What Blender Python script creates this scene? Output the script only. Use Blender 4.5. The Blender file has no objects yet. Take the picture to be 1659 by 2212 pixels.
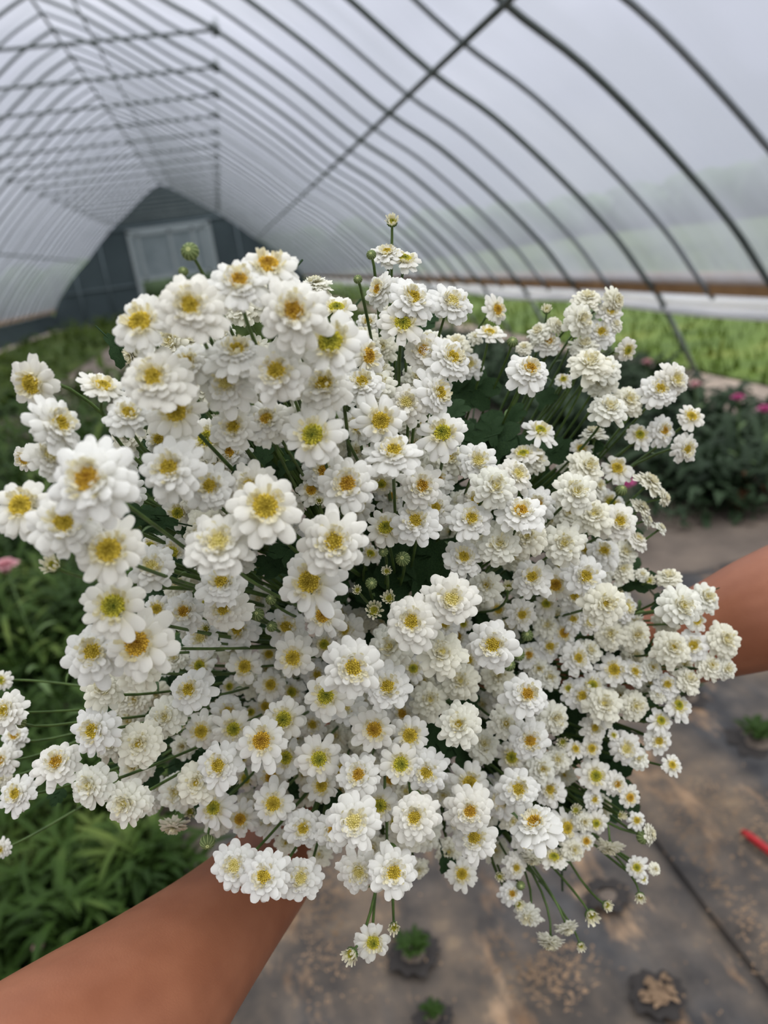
import bpy, math, random
import numpy as np
from mathutils import Vector, Matrix, Quaternion
random.seed(7); rng = np.random.default_rng(7)
S = bpy.context.scene; COL = S.collection; PI = math.pi

# ------------------------------------------------------------------ camera
F_PX = 1661.0; CX, CY = 829.5, 1106.0
AX = Vector((0.97102002, 0.18666556, 0.14925176))      # world x,y,z axes in (right, up, forward)
AY = Vector((-0.19971127, 0.29069397, 0.93574164))
AZ = Vector((-0.13128415, 0.93843113, -0.31954888))
EYE = Vector((0, 0, 1.5))
RIGHT = Vector((AX[0], AY[0], AZ[0])).normalized(); FWD = Vector((AX[2], AY[2], AZ[2])).normalized()
UP = RIGHT.cross(FWD).normalized(); RIGHT = FWD.cross(UP).normalized()
cam_d = bpy.data.cameras.new('camera'); cam = bpy.data.objects.new('camera', cam_d); COL.objects.link(cam)
cam.matrix_world = Matrix(((RIGHT.x, UP.x, -FWD.x, EYE.x), (RIGHT.y, UP.y, -FWD.y, EYE.y), (RIGHT.z, UP.z, -FWD.z, EYE.z), (0, 0, 0, 1)))
cam_d.sensor_fit = 'VERTICAL'; cam_d.sensor_height = 36.0; cam_d.lens = 36.0 * F_PX / 2212.0
cam_d.clip_start = 0.02; cam_d.clip_end = 400
cam_d.dof.use_dof = True; cam_d.dof.focus_distance = 0.375; cam_d.dof.aperture_fstop = 7.2
S.camera = cam

def at(px, py, d):                     # a point of the place seen at that spot of the photograph, d metres ahead
    return EYE + (RIGHT * ((px - CX) / F_PX) + UP * ((CY - py) / F_PX) + FWD) * d
def ground(px, py, z=0.0):
    v = at(px, py, 1) - EYE
    return EYE + v * ((z - EYE.z) / v.z)

# ------------------------------------------------------------------ sky, light, exposure
S.view_settings.view_transform = 'Standard'; S.view_settings.look = 'None'
S.view_settings.gamma = 1.0; S.view_settings.exposure = -0.03
S.render.film_transparent = False
S.cycles.use_denoising = True
S.cycles.max_bounces = 8; S.cycles.transparent_max_bounces = 24; S.cycles.diffuse_bounces = 3
W = bpy.data.worlds.new('overcast_sky'); S.world = W; W.use_nodes = True
nt = W.node_tree; nt.nodes.clear()
def N(nt, t, **k):
    n = nt.nodes.new(t)
    for a, b in k.items():
        if a == 'inp':
            for i, v in b.items(): n.inputs[i].default_value = v
        else: setattr(n, a, b)
    return n
def ramp(nt, stops, interp='LINEAR'):
    n = nt.nodes.new('ShaderNodeValToRGB'); r = n.color_ramp; r.interpolation = interp
    while len(r.elements) < len(stops): r.elements.new(0.5)
    for e, (p, c) in zip(r.elements, stops): e.position = p; e.color = (*c, 1)
    return n
L = nt.links.new
tc = N(nt, 'ShaderNodeTexCoord'); mp = N(nt, 'ShaderNodeMapping'); mp.inputs['Scale'].default_value = (1, 1, 2.2)
L(tc.outputs['Generated'], mp.inputs[0])
no = N(nt, 'ShaderNodeTexNoise', inp={'Scale': 2.6, 'Detail': 3.0, 'Roughness': 0.5}); L(mp.outputs[0], no.inputs['Vector'])
cr = ramp(nt, [(0.33, (0.66, 0.67, 0.74)), (0.5, (0.80, 0.81, 0.88)), (0.68, (1.0, 1.0, 1.02))]); L(no.outputs['Fac'], cr.inputs[0])
sep = N(nt, 'ShaderNodeSeparateXYZ'); L(tc.outputs['Generated'], sep.inputs[0])
hr = ramp(nt, [(0.0, (0.20, 0.22, 0.20)), (0.03, (0.30, 0.315, 0.325)), (0.13, (0.46, 0.47, 0.50)), (0.27, (0.74, 0.745, 0.78)), (0.45, (1.25, 1.25, 1.25)), (0.9, (3.9, 3.85, 3.7))]); L(sep.outputs['Z'], hr.inputs[0])
mx = N(nt, 'ShaderNodeMix', data_type='RGBA', blend_type='MULTIPLY'); mx.inputs[0].default_value = 1
L(cr.outputs[0], mx.inputs[6]); L(hr.outputs[0], mx.inputs[7])
bg = N(nt, 'ShaderNodeBackground', inp={'Strength': 1.75}); sx_ = N(nt, 'ShaderNodeMapRange', inp={1: -0.6, 2: 0.6, 3: 0.80, 4: 1.25}); L(sep.outputs['X'], sx_.inputs[0])
m2 = N(nt, 'ShaderNodeMix', data_type='RGBA', blend_type='MULTIPLY'); m2.inputs[0].default_value = 1; L(mx.outputs[2], m2.inputs[6]); L(sx_.outputs[0], m2.inputs[7])
L(m2.outputs[2], bg.inputs[0])
wo = N(nt, 'ShaderNodeOutputWorld'); L(bg.outputs[0], wo.inputs[0])
sun_d = bpy.data.lights.new('sun', 'SUN'); sun_d.energy = 2.1; sun_d.angle = math.radians(50); sun_d.color = (1, 0.98, 0.95)
sun = bpy.data.objects.new('sun', sun_d); COL.objects.link(sun)
SUN_TO = Vector((0.42, -0.42, 1.0)).normalized()        # veiled sun, high and behind the right shoulder
sun.rotation_euler = SUN_TO.to_track_quat('Z', 'Y').to_euler()

# ------------------------------------------------------------------ materials
def mat(name, col=(0.5, 0.5, 0.5), rough=0.6, noise=None, bump=None, attr=None, transl=0.0, spec=0.4, metal=0.0, coord='Object'):
    m = bpy.data.materials.new(name); m.use_nodes = True; nt = m.node_tree; nt.nodes.clear(); L = nt.links.new
    out = N(nt, 'ShaderNodeOutputMaterial'); p = N(nt, 'ShaderNodeBsdfPrincipled')
    p.inputs['Roughness'].default_value = rough; p.inputs['Metallic'].default_value = metal
    p.inputs['Specular IOR Level'].default_value = spec
    tc = N(nt, 'ShaderNodeTexCoord'); src = None
    if attr:
        a = N(nt, 'ShaderNodeAttribute', attribute_name=attr); src = a.outputs['Color']
    if noise:                                            # (scale, detail, [(pos, colour)...])
        n = N(nt, 'ShaderNodeTexNoise', inp={'Scale': noise[0], 'Detail': noise[1]}); L(tc.outputs[coord], n.inputs['Vector'])
        r = ramp(nt, noise[2]); L(n.outputs['Fac'], r.inputs[0])
        if src:
            mm = N(nt, 'ShaderNodeMix', data_type='RGBA', blend_type='MULTIPLY'); mm.inputs[0].default_value = 1
            L(src, mm.inputs[6]); L(r.outputs[0], mm.inputs[7]); src = mm.outputs[2]
        else: src = r.outputs[0]
    if src: L(src, p.inputs['Base Color'])
    else: p.inputs['Base Color'].default_value = (*col, 1)
    if bump:
        n = N(nt, 'ShaderNodeTexNoise', inp={'Scale': bump[0], 'Detail': 3.0}); L(tc.outputs[coord], n.inputs['Vector'])
        b = N(nt, 'ShaderNodeBump', inp={'Strength': bump[1], 'Distance': bump[2]}); L(n.outputs['Fac'], b.inputs['Height']); L(b.outputs[0], p.inputs['Normal'])
    sh = p.outputs[0]
    if transl:
        t = N(nt, 'ShaderNodeBsdfTranslucent')
        if src: L(src, t.inputs[0])
        else: t.inputs[0].default_value = (*col, 1)
        ms = N(nt, 'ShaderNodeMixShader'); ms.inputs[0].default_value = transl
        L(sh, ms.inputs[1]); L(t.outputs[0], ms.inputs[2]); sh = ms.outputs[0]
    L(sh, out.inputs[0]); return m
M = {}
M['petal'] = mat('white_petal', attr='col', rough=0.55, spec=0.25, transl=0.30)
M['disc'] = mat('flower_centre', attr='col', rough=0.7, spec=0.2)
M['green'] = mat('green_stem', rough=0.5, noise=(90, 2, [(0.3, (0.045, 0.085, 0.018)), (0.7, (0.10, 0.17, 0.035))]))
M['bud'] = mat('green_bud', attr='col', rough=0.6, spec=0.25)
M['leaf'] = mat('feverfew_leaf', rough=0.7, spec=0.12, noise=(60, 2, [(0.3, (0.012, 0.030, 0.010)), (0.7, (0.028, 0.060, 0.018))]), transl=0.10)
M['skin'] = mat('tanned_skin', rough=0.48, noise=(38, 4, [(0.3, (0.27, 0.096, 0.047)), (0.7, (0.34, 0.130, 0.066))]), bump=(900, 0.12, 0.0006), spec=0.35)
M['pipe'] = mat('galvanised_pipe', rough=0.5, noise=(3, 2, [(0.3, (0.075, 0.092, 0.085)), (0.7, (0.13, 0.15, 0.14))]), metal=0.2, spec=0.4)
M['rope'] = mat('grey_batten', rough=0.6, noise=(3, 2, [(0.3, (0.16, 0.18, 0.19)), (0.7, (0.22, 0.24, 0.25))]))
M['wood'] = mat('weathered_board', rough=0.7, noise=(2.2, 4, [(0.3, (0.23, 0.12, 0.045)), (0.7, (0.36, 0.20, 0.085))]))
M['curtain'] = mat('white_plastic_roll', rough=0.5, noise=(1.6, 3, [(0.3, (0.82, 0.83, 0.85)), (0.7, (0.93, 0.93, 0.94))]), transl=0.3)
M['soil'] = mat('dry_soil', rough=0.9, noise=(2.6, 6, [(0.3, (0.065, 0.052, 0.040)), (0.5, (0.12, 0.094, 0.072)), (0.72, (0.20, 0.155, 0.115))]), bump=(14, 0.6, 0.03))
M['grass'] = mat('grass', rough=0.7, noise=(1.3, 5, [(0.3, (0.026, 0.048, 0.006)), (0.55, (0.050, 0.080, 0.010)), (0.75, (0.095, 0.11, 0.022))]), transl=0.2, spec=0.08)
M['weed'] = mat('weed_leaves', rough=0.55, noise=(3.2, 3, [(0.3, (0.012, 0.030, 0.005)), (0.55, (0.040, 0.078, 0.013)), (0.72, (0.13, 0.18, 0.04))]), transl=0.22, spec=0.12)
M['crop'] = mat('crop_leaves', rough=0.6, noise=(3, 3, [(0.3, (0.014, 0.028, 0.012)), (0.7, (0.040, 0.068, 0.030))]), transl=0.15, spec=0.15)
M['pink'] = mat('pink_blossom', (0.62, 0.10, 0.30), 0.6, transl=0.3)
M['pale_pink'] = mat('pale_pink_blossom', (0.72, 0.38, 0.40), 0.6, transl=0.3)
M['red'] = mat('red_plastic', (0.34, 0.006, 0.008), 0.4)
M['litter'] = mat('dry_leaf_litter', rough=0.85, noise=(5, 3, [(0.3, (0.11, 0.070, 0.038)), (0.7, (0.27, 0.175, 0.10))]))
M['spill'] = mat('tan_planting_mix', rough=0.9, noise=(30, 4, [(0.3, (0.15, 0.095, 0.055)), (0.7, (0.30, 0.20, 0.12))]), bump=(60, .5, .01))
M['rust'] = mat('withered_leaf', rough=0.8, noise=(12, 3, [(0.3, (0.20, 0.085, 0.035)), (0.7, (0.33, 0.16, 0.075))]))
M['trees'] = mat('distant_trees', rough=0.9, noise=(0.5, 5, [(0.3, (0.035, 0.055, 0.03)), (0.7, (0.09, 0.13, 0.07))]))
M['endwall'] = mat('dark_end_wall', rough=0.6, noise=(0.6, 3, [(0.3, (0.030, 0.046, 0.052)), (0.7, (0.046, 0.066, 0.072))]))
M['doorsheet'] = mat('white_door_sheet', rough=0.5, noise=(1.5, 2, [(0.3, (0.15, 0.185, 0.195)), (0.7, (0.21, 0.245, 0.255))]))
M['doorframe'] = mat('pale_door_frame', (0.27, 0.305, 0.31), 0.6)

def fabric_mat():
    m = bpy.data.materials.new('woven_ground_cloth'); m.use_nodes = True; nt = m.node_tree; nt.nodes.clear(); L = nt.links.new
    out = N(nt, 'ShaderNodeOutputMaterial'); p = N(nt, 'ShaderNodeBsdfPrincipled'); p.inputs['Roughness'].default_value = 0.72; p.inputs['Specular IOR Level'].default_value = 0.2
    tc = N(nt, 'ShaderNodeTexCoord')
    mp = N(nt, 'ShaderNodeMapping'); mp.inputs['Scale'].default_value = (1.0, 0.42, 1); L(tc.outputs['Object'], mp.inputs[0])
    n1 = N(nt, 'ShaderNodeTexNoise', inp={'Scale': 2.3, 'Detail': 5.0, 'Roughness': 0.62}); L(mp.outputs[0], n1.inputs['Vector'])
    r1 = ramp(nt, [(0.38, (0, 0, 0)), (0.62, (1, 1, 1))]); L(n1.outputs['Fac'], r1.inputs[0])
    n2 = N(nt, 'ShaderNodeTexNoise', inp={'Scale': 11.0, 'Detail': 4.0}); L(tc.outputs['Object'], n2.inputs['Vector'])
    dust = ramp(nt, [(0.35, (0.085, 0.070, 0.055)), (0.62, (0.155, 0.115, 0.078)), (0.75, (0.26, 0.185, 0.11))]); L(n2.outputs['Fac'], dust.inputs[0])
    base = ramp(nt, [(0.3, (0.026, 0.026, 0.027)), (0.7, (0.075, 0.072, 0.069))]); L(n2.outputs['Fac'], base.inputs[0])
    mx = N(nt, 'ShaderNodeMix', data_type='RGBA'); L(r1.outputs[0], mx.inputs[0]); L(base.outputs[0], mx.inputs[6]); L(dust.outputs[0], mx.inputs[7])
    mp3 = N(nt, 'ShaderNodeMapping'); mp3.inputs['Scale'].default_value = (5.2, 1.9, 1); mp3.inputs['Rotation'].default_value = (0, 0, .2); L(tc.outputs['Object'], mp3.inputs[0])
    n3 = N(nt, 'ShaderNodeTexNoise', inp={'Scale': 1.35, 'Detail': 6.0, 'Roughness': 0.66}); L(mp3.outputs[0], n3.inputs['Vector'])
    r3 = ramp(nt, [(0.55, (0, 0, 0)), (0.66, (1, 1, 1))]); L(n3.outputs['Fac'], r3.inputs[0])
    spill = ramp(nt, [(0.35, (0.17, 0.105, 0.060)), (0.65, (0.36, 0.245, 0.15))]); L(n2.outputs['Fac'], spill.inputs[0])
    mx3 = N(nt, 'ShaderNodeMix', data_type='RGBA'); L(r3.outputs[0], mx3.inputs[0]); L(mx.outputs[2], mx3.inputs[6]); L(spill.outputs[0], mx3.inputs[7])
    L(mx3.outputs[2], p.inputs['Base Color'])
    w = N(nt, 'ShaderNodeTexWave', inp={'Scale': 160.0}); L(tc.outputs['Object'], w.inputs['Vector'])
    b = N(nt, 'ShaderNodeBump', inp={'Strength': 0.3, 'Distance': 0.002}); L(w.outputs['Fac'], b.inputs['Height']); L(b.outputs[0], p.inputs['Normal'])
    L(p.outputs[0], out.inputs[0]); return m
M['fabric'] = fabric_mat()
def film_mat():
    m = bpy.data.materials.new('greenhouse_film'); m.use_nodes = True; nt = m.node_tree; nt.nodes.clear(); L = nt.links.new
    out = N(nt, 'ShaderNodeOutputMaterial'); t = N(nt, 'ShaderNodeBsdfTransparent'); t.inputs[0].default_value = (0.88, 0.89, 0.92, 1)
    tr = N(nt, 'ShaderNodeBsdfTranslucent'); tr.inputs[0].default_value = (0.215, 0.228, 0.250, 1)
    g = N(nt, 'ShaderNodeBsdfPrincipled'); g.inputs['Base Color'].default_value = (0.30, 0.32, 0.345, 1); g.inputs['Roughness'].default_value = 0.35
    a = N(nt, 'ShaderNodeMixShader'); a.inputs[0].default_value = 0.35; L(tr.outputs[0], a.inputs[1]); L(g.outputs[0], a.inputs[2])
    tc = N(nt, 'ShaderNodeTexCoord'); mp = N(nt, 'ShaderNodeMapping'); mp.inputs['Scale'].default_value = (0.5, 1.6, 0.5); L(tc.outputs['Object'], mp.inputs[0])
    n = N(nt, 'ShaderNodeTexNoise', inp={'Scale': 1.1, 'Detail': 4.0}); L(mp.outputs[0], n.inputs['Vector'])
    r = ramp(nt, [(0.34, (0.52,) * 3), (0.66, (0.80,) * 3)]); L(n.outputs['Fac'], r.inputs[0])
    b = N(nt, 'ShaderNodeMixShader'); L(r.outputs[0], b.inputs[0]); L(t.outputs[0], b.inputs[1]); L(a.outputs[0], b.inputs[2])
    L(b.outputs[0], out.inputs[0]); return m
M['film'] = film_mat()

# ------------------------------------------------------------------ mesh helpers
class MB:
    def __init__(s): s.v = []; s.f = []; s.c = []
    def add(s, V, Fc, col=None):
        b = len(s.v); s.v.extend([tuple(p) for p in V]); s.f.extend([tuple(i + b for i in q) for q in Fc])
        if col is None: col = (1, 1, 1)
        if len(col) == len(V) and not isinstance(col[0], (int, float)): s.c.extend(col)
        else: s.c.extend([tuple(col)] * len(V))
    def tube(s, pts, rad, n=6, col=None, cap=True):
        pts = [Vector(p) for p in pts]; k = len(pts)
        if isinstance(rad, (int, float)): rad = [rad] * k
        V = []; Fc = []; u = None
        for i, p in enumerate(pts):
            t = (pts[min(i + 1, k - 1)] - pts[max(i - 1, 0)]).normalized()
            if u is None: u = t.orthogonal().normalized()
            else: u = (u - t * u.dot(t)); u = u.normalized() if u.length > 1e-6 else t.orthogonal().normalized()
            w = t.cross(u)
            for j in range(n):
                a = 2 * PI * j / n; V.append(p + (u * math.cos(a) + w * math.sin(a)) * rad[i])
        for i in range(k - 1):
            for j in range(n): Fc.append((i * n + j, i * n + (j + 1) % n, (i + 1) * n + (j + 1) % n, (i + 1) * n + j))
        if cap: Fc.append(tuple(range(n))[::-1]); Fc.append(tuple((k - 1) * n + j for j in range(n)))
        s.add(V, Fc, col)
    def box(s, c, d, col=None):
        V = [Vector(c) + Vector((x * d[0] / 2, y * d[1] / 2, z * d[2] / 2)) for x in (-1, 1) for y in (-1, 1) for z in (-1, 1)]
        s.add(V, [(0, 1, 3, 2), (4, 6, 7, 5), (0, 4, 5, 1), (2, 3, 7, 6), (0, 2, 6, 4), (1, 5, 7, 3)], col)
    def ball(s, c, r, nu=7, nv=5, col=None, sc=(1, 1, 1)):
        V = [Vector(c) + Vector((0, 0, r * sc[2]))]; Fc = []
        for i in range(1, nv):
            th = PI * i / nv
            for j in range(nu):
                a = 2 * PI * j / nu
                V.append(Vector(c) + Vector((r * sc[0] * math.sin(th) * math.cos(a), r * sc[1] * math.sin(th) * math.sin(a), r * sc[2] * math.cos(th))))
        V.append(Vector(c) - Vector((0, 0, r * sc[2])))
        for j in range(nu): Fc.append((0, 1 + j, 1 + (j + 1) % nu))
        for i in range(nv - 2):
            for j in range(nu): Fc.append((1 + i * nu + j, 1 + (i + 1) * nu + j, 1 + (i + 1) * nu + (j + 1) % nu, 1 + i * nu + (j + 1) % nu))
        e = len(V) - 1
        for j in range(nu): Fc.append((e, 1 + (nv - 2) * nu + (j + 1) % nu, 1 + (nv - 2) * nu + j))
        s.add(V, Fc, col)
    def mesh(s, name, m, smooth=True, colattr=False):
        me = bpy.data.meshes.new(name); me.from_pydata(s.v, [], s.f)
        if smooth: me.polygons.foreach_set('use_smooth', [True] * len(me.polygons))
        if colattr:
            a = me.color_attributes.new('col', 'FLOAT_COLOR', 'POINT')
            a.data.foreach_set('color', np.array([(*c, 1.0) for c in s.c], dtype=np.float32).ravel())
        me.materials.append(m); me.update(); return me
    def build(s, name, m, parent=None, smooth=True, colattr=False):
        o = bpy.data.objects.new(name, s.mesh(name, m, smooth, colattr)); COL.objects.link(o)
        if parent: o.parent = parent
        return o
def link(name, me, parent=None):
    o = bpy.data.objects.new(name, me); COL.objects.link(o)
    if parent: o.parent = parent
    return o
def tag(o, label=None, cat=None, group=None, kind=None):
    for k, v in (('label', label), ('category', cat), ('group', group), ('kind', kind)):
        if v: o[k] = v
    return o
def empty(name, loc=(0, 0, 0)):
    o = bpy.data.objects.new(name, None); COL.objects.link(o); o.location = loc; o.empty_display_size = 0.02; return o
def bez(a, b, c, n=7):
    a, b, c = Vector(a), Vector(b), Vector(c)
    return [a * (1 - t) ** 2 + b * 2 * t * (1 - t) + c * t * t for t in [i / n for i in range(n + 1)]]

# ------------------------------------------------------------------ the greenhouse
RX = -1.87                                              # ridge line
PROF = [(0, 5.55), (0.55, 5.28), (1.2, 4.84), (1.8, 4.40), (2.33, 4.05), (3.1, 3.42), (3.77, 2.80), (4.29, 2.40), (4.83, 1.88), (5.30, 1.36), (5.57, 0.98), (5.72, 0.78)]
LEG = [(5.72, 0.78), (5.90, 0.42), (6.10, 0.0)]
def smooth_prof(P, n=4):
    out = []
    for i in range(len(P) - 1):
        p0 = P[max(i - 1, 0)]; p1 = P[i]; p2 = P[i + 1]; p3 = P[min(i + 2, len(P) - 1)]
        for k in range(n):
            t = k / n
            out.append(tuple(0.5 * (2 * p1[a] + (p2[a] - p0[a]) * t + (2 * p0[a] - 5 * p1[a] + 4 * p2[a] - p3[a]) * t * t + (3 * p1[a] - p0[a] - 3 * p2[a] + p3[a]) * t ** 3) for a in (0, 1)))
    return out + [P[-1]]
SP = smooth_prof(PROF)
def prof(sgn, P): return [(RX + sgn * u, z) for u, z in P]
Y0, Y1 = -6.0, 38.0
b = MB(); line = prof(-1, SP)[::-1] + prof(1, SP)[1:]
ys = [Y0 + (Y1 - Y0) * i / 44 for i in range(45)]; n = len(line)
def off(x, z, d):
    u = Vector((x - RX, z - 0.8)).normalized(); return (x + u.x * d, z + u.y * d)
V = []
for y in ys:
    for x, z in line:
        ox, oz = off(x, z, 0.035); V.append((ox, y, oz))
b.add(V, [(i * n + j, i * n + j + 1, (i + 1) * n + j + 1, (i + 1) * n + j) for i in range(len(ys) - 1) for j in range(n - 1)])
tag(b.build('ceiling', M['film']), 'translucent plastic film stretched over the arched hoops', kind='structure')

floor = MB(); floor.add([(-60, -20, -0.02), (60, -20, -0.02), (60, 140, -0.02), (-60, 140, -0.02)], [(0, 1, 2, 3)])
tag(floor.build('floor', M['soil']), 'dry brown soil floor of the greenhouse', kind='structure')
lawn = MB(); lawn.add([(4.35, -12, 0.0), (45, -12, 0.0), (45, 120, 0.0), (4.35, 120, 0.0)], [(0, 1, 2, 3)])
for i in range(9000):
    x = 4.3 + 16 * random.random() ** 1.6; y = random.uniform(3, 40); h = random.uniform(.05, .2); a = random.uniform(0, PI); w = .012 + .02 * random.random()
    dx, dy = math.cos(a) * w, math.sin(a) * w
    lawn.add([(x - dx, y - dy, 0), (x + dx, y + dy, 0), (x + random.uniform(-.06, .06), y + random.uniform(-.06, .06), h)], [(0, 1, 2)])
tag(lawn.build('grass', M['grass']), 'green grass growing outside the right side wall', 'grass', kind='stuff')
lawn = MB(); lawn.add([(-45, 40, 0.0), (4.3, 40, 0.0), (4.3, 120, 0.0), (-45, 120, 0.0)], [(0, 1, 2, 3)])
lawn.add([(-45, -12, 0.0), (-8.05, -12, 0.0), (-8.05, 40, 0.0), (-45, 40, 0.0)], [(0, 1, 2, 3)])
tag(lawn.build('grass', M['grass']), 'green field behind the far end wall and outside the left side', 'grass', kind='stuff')

def trim(name, mb, m, label): return tag(mb.build(name, m), label, kind='structure')
k = 1
Yr = 4.98; STEP = 1.66
ribs_y = [Yr + STEP * i for i in range(-5, 20)]
for y in ribs_y:
    b = MB()
    for sgn in (-1, 1):
        P = prof(sgn, SP + LEG[1:])
        b.tube([(x, y, z) for x, z in P], 0.026, 8)
    trim('trim_%d' % k, b, M['pipe'], 'grey steel pipe rib arching over the greenhouse'); k += 1
    yb = y + STEP / 2
    if yb < Y1 - 0.3:
        b = MB()
        for sgn in (-1, 1): b.tube([(x, yb, z) for x, z in prof(sgn, SP)], 0.021, 8)
        trim('trim_%d' % k, b, M['rope'], 'thinner intermediate rib that ends at the side board'); k += 1
TZ = 4.05; TU = 2.33
for y in ribs_y:
    b = MB(); b.tube([(RX - TU, y, TZ), (RX + TU, y, TZ)], 0.019, 8)
    for sg in (-1, 1):
        b.box((RX + sg * TU, y, TZ + .01), (0.09, 0.05, 0.13)); b.tube([(RX + sg * (TU - .02), y - .03, TZ - 0.05), (RX + sg * (TU + .02), y - .03, TZ + 0.12)], 0.018, 6)
    trim('trim_%d' % k, b, M['pipe'], 'level pipe collar tie across the top of the ribs'); k += 1
for (u, dz, r) in ((3.77, -.05, .024), (-3.77, -.05, .024), (0.0, -.05, .024), (0.65, -.06, .016)):
    z = float(np.interp(abs(u), [p[0] for p in PROF], [p[1] for p in PROF]))
    b = MB(); b.tube([(RX + u, Y0, z + dz), (RX + u, Y1, z + dz)], r, 8)
    trim('trim_%d' % k, b, M['pipe'], 'long purlin pipe running the length of the roof'); k += 1
for sg, nm in ((1, 'right'), (-1, 'left')):
    b = MB(); x = RX + sg * 5.69
    b.box((x, (Y0 + Y1) / 2, 0.90), (0.045, Y1 - Y0, 0.17))
    tag(b.build('baseboard_' + nm, M['wood'], smooth=False), 'brown wooden board along the %s side, above the rolled plastic' % nm, kind='structure')
b = MB(); nn = 120                                        # rolled side curtain, sagging a little
V = []; Fc = []
for i in range(nn + 1):
    y = Y0 + (Y1 - Y0) * i / nn; sag = 0.02 * math.sin(y * 1.3) + 0.012 * math.sin(y * 3.1)
    for j in range(6):
        a = j / 5; V.append((RX + 5.76 + 0.05 * math.sin(a * PI) + 0.02 * a, y, 0.83 - a * (0.15 + sag)))
for i in range(nn):
    for j in range(5): Fc.append((i * 6 + j, i * 6 + j + 1, (i + 1) * 6 + j + 1, (i + 1) * 6 + j))
b.add(V, Fc); b.tube([(RX + 5.79, Y0 + (Y1 - Y0) * i / nn, 0.665 - 0.02 * math.sin((Y0 + (Y1 - Y0) * i / nn) * 1.3)) for i in range(nn + 1)], 0.035, 8)
tag(b.build('wall_right', M['curtain']), 'white plastic side curtain rolled up under the right board', kind='structure')
b = MB(); b.box((RX - 5.80, 16, 0.42), (0.03, 44, 0.74)); tag(b.build('wall_left', M['endwall'], smooth=False), 'dark low plastic side wall on the left', kind='structure')
# far end wall with opening
b = MB(); DX0, DX1, DZ = -3.62, -0.12, 3.75
WL = [(x, z) for x, z in prof(-1, SP + LEG[1:])]; WR = [(x, z) for x, z in prof(1, SP + LEG[1:])]
def zt(x): 
    P = SP + LEG[1:]; return float(np.interp(abs(x - RX), [p[0] for p in P], [p[1] for p in P]))
def wall_strip(x0, x1, zb, cnt):
    V = []; Fc = []
    for i in range(cnt + 1):
        x = x0 + (x1 - x0) * i / cnt; V += [(x, Y1, zb), (x, Y1, max(zt(x), zb + .001)), (x, Y1 + .05, zb), (x, Y1 + .05, max(zt(x), zb + .001))]
    for i in range(cnt):
        q = 4 * i; Fc += [(q, q + 4, q + 5, q + 1), (q + 2, q + 3, q + 7, q + 6), (q + 1, q + 5, q + 7, q + 3)]
    b.add(V, Fc)
wall_strip(RX - 6.1, DX0, 0, 20); wall_strip(DX1, RX + 6.1, 0, 20); wall_strip(DX0, RX, DZ, 8); wall_strip(RX, DX1, DZ, 8)
tag(b.build('wall_far', M['endwall'], smooth=False), 'dark blue-grey end wall under the gothic arch', kind='structure')
b = MB()
for x in (-6.3, -5.0, 1.1, 2.4): b.box((x, Y1 - .04, zt(x) / 2), (0.07, 0.06, zt(x)))
for (x0, x1, z) in ((-7.0, DX0, 1.5), (DX1, 3.2, 1.5), (-5.6, 1.7, 3.9)): b.box(((x0 + x1) / 2, Y1 - .04, z), (x1 - x0, 0.05, 0.07))
trim('trim_%d' % k, b, mat('dull_stud', (0.10, 0.13, 0.14), 0.7), 'dull studs and rails on the end wall'); k += 1
door = tag(MB().build('door_1', M['doorframe']), 'pale framed lift-up door hanging half open in the far end wall', kind='structure')
fb = MB()
for x in (DX0, DX1): fb.box((x, Y1 - .09, DZ / 2), (0.20, 0.10, DZ))
fb.box(((DX0 + DX1) / 2, Y1 - .09, DZ), (DX1 - DX0 + .2, 0.10, 0.16))
fb.build('door_frame', M['doorframe'], door, False)
sb = MB(); sb.box(((DX0 + DX1) / 2, Y1 - .12, 2.70), (DX1 - DX0 - .2, 0.05, 2.0)); sb.build('door_sheet', M['doorsheet'], door, False)
sb = MB()
for z in (1.68, 3.6): sb.box(((DX0 + DX1) / 2, Y1 - .17, z), (DX1 - DX0 - .2, 0.05, 0.16))
for x in (DX0 + .35, DX0 + 1.75, DX1 - .75, DX1 - .3): sb.box((x, Y1 - .17, 2.65), (0.13, 0.05, 2.0))
sb.build('door_rail', M['doorframe'], door, False)

U_ = random.uniform
# distant trees outside, seen through film and openings
b = MB(); random.seed(31)
for i in range(150):
    x, y = (U_(46, 54), i * 1.1 - 10) if i < 110 else (-22 + (i - 110) * 1.6, U_(84, 90))
    r = random.uniform(1.6, 3.0); b.ball((x, y, r * .8), r, 9, 6)
tag(b.build('tree_line', M['trees']), 'low dull green tree line outside, dim through the plastic', 'trees', kind='stuff')

# ------------------------------------------------------------------ ground cloth, plants, litter
def cloth(x0, x1, y0, y1, z, name, label):
    b = MB(); nx, ny = 26, 60; V = []
    for i in range(nx + 1):
        for j in range(ny + 1):
            x = x0 + (x1 - x0) * i / nx; y = y0 + (y1 - y0) * j / ny
            w = 0.006 * math.sin(x * 19 + y * 3.1) * math.sin(y * 2.3 + x) + 0.003 * math.sin(x * 41 + 1.3 * math.sin(y * 5))
            V.append((x + .012 * math.sin(y * 4), y, z + w))
    b.add(V, [(i * (ny + 1) + j, (i + 1) * (ny + 1) + j, (i + 1) * (ny + 1) + j + 1, i * (ny + 1) + j + 1) for i in range(nx) for j in range(ny)])
    o = b.build(name, M['fabric']); md = o.modifiers.new('thickness', 'SOLIDIFY'); md.thickness = 0.002; md.offset = -1
    tag(o, label, 'ground cloth')
cloth(-0.42, 0.88, -1.5, 3.4, 0.018, 'ground_cloth', 'grey woven ground cloth with planting holes, strip under the bouquet')
cloth(0.80, 2.35, -1.5, 2.75, 0.034, 'ground_cloth', 'dusty grey ground cloth strip at right, beyond the littered seam')

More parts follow.
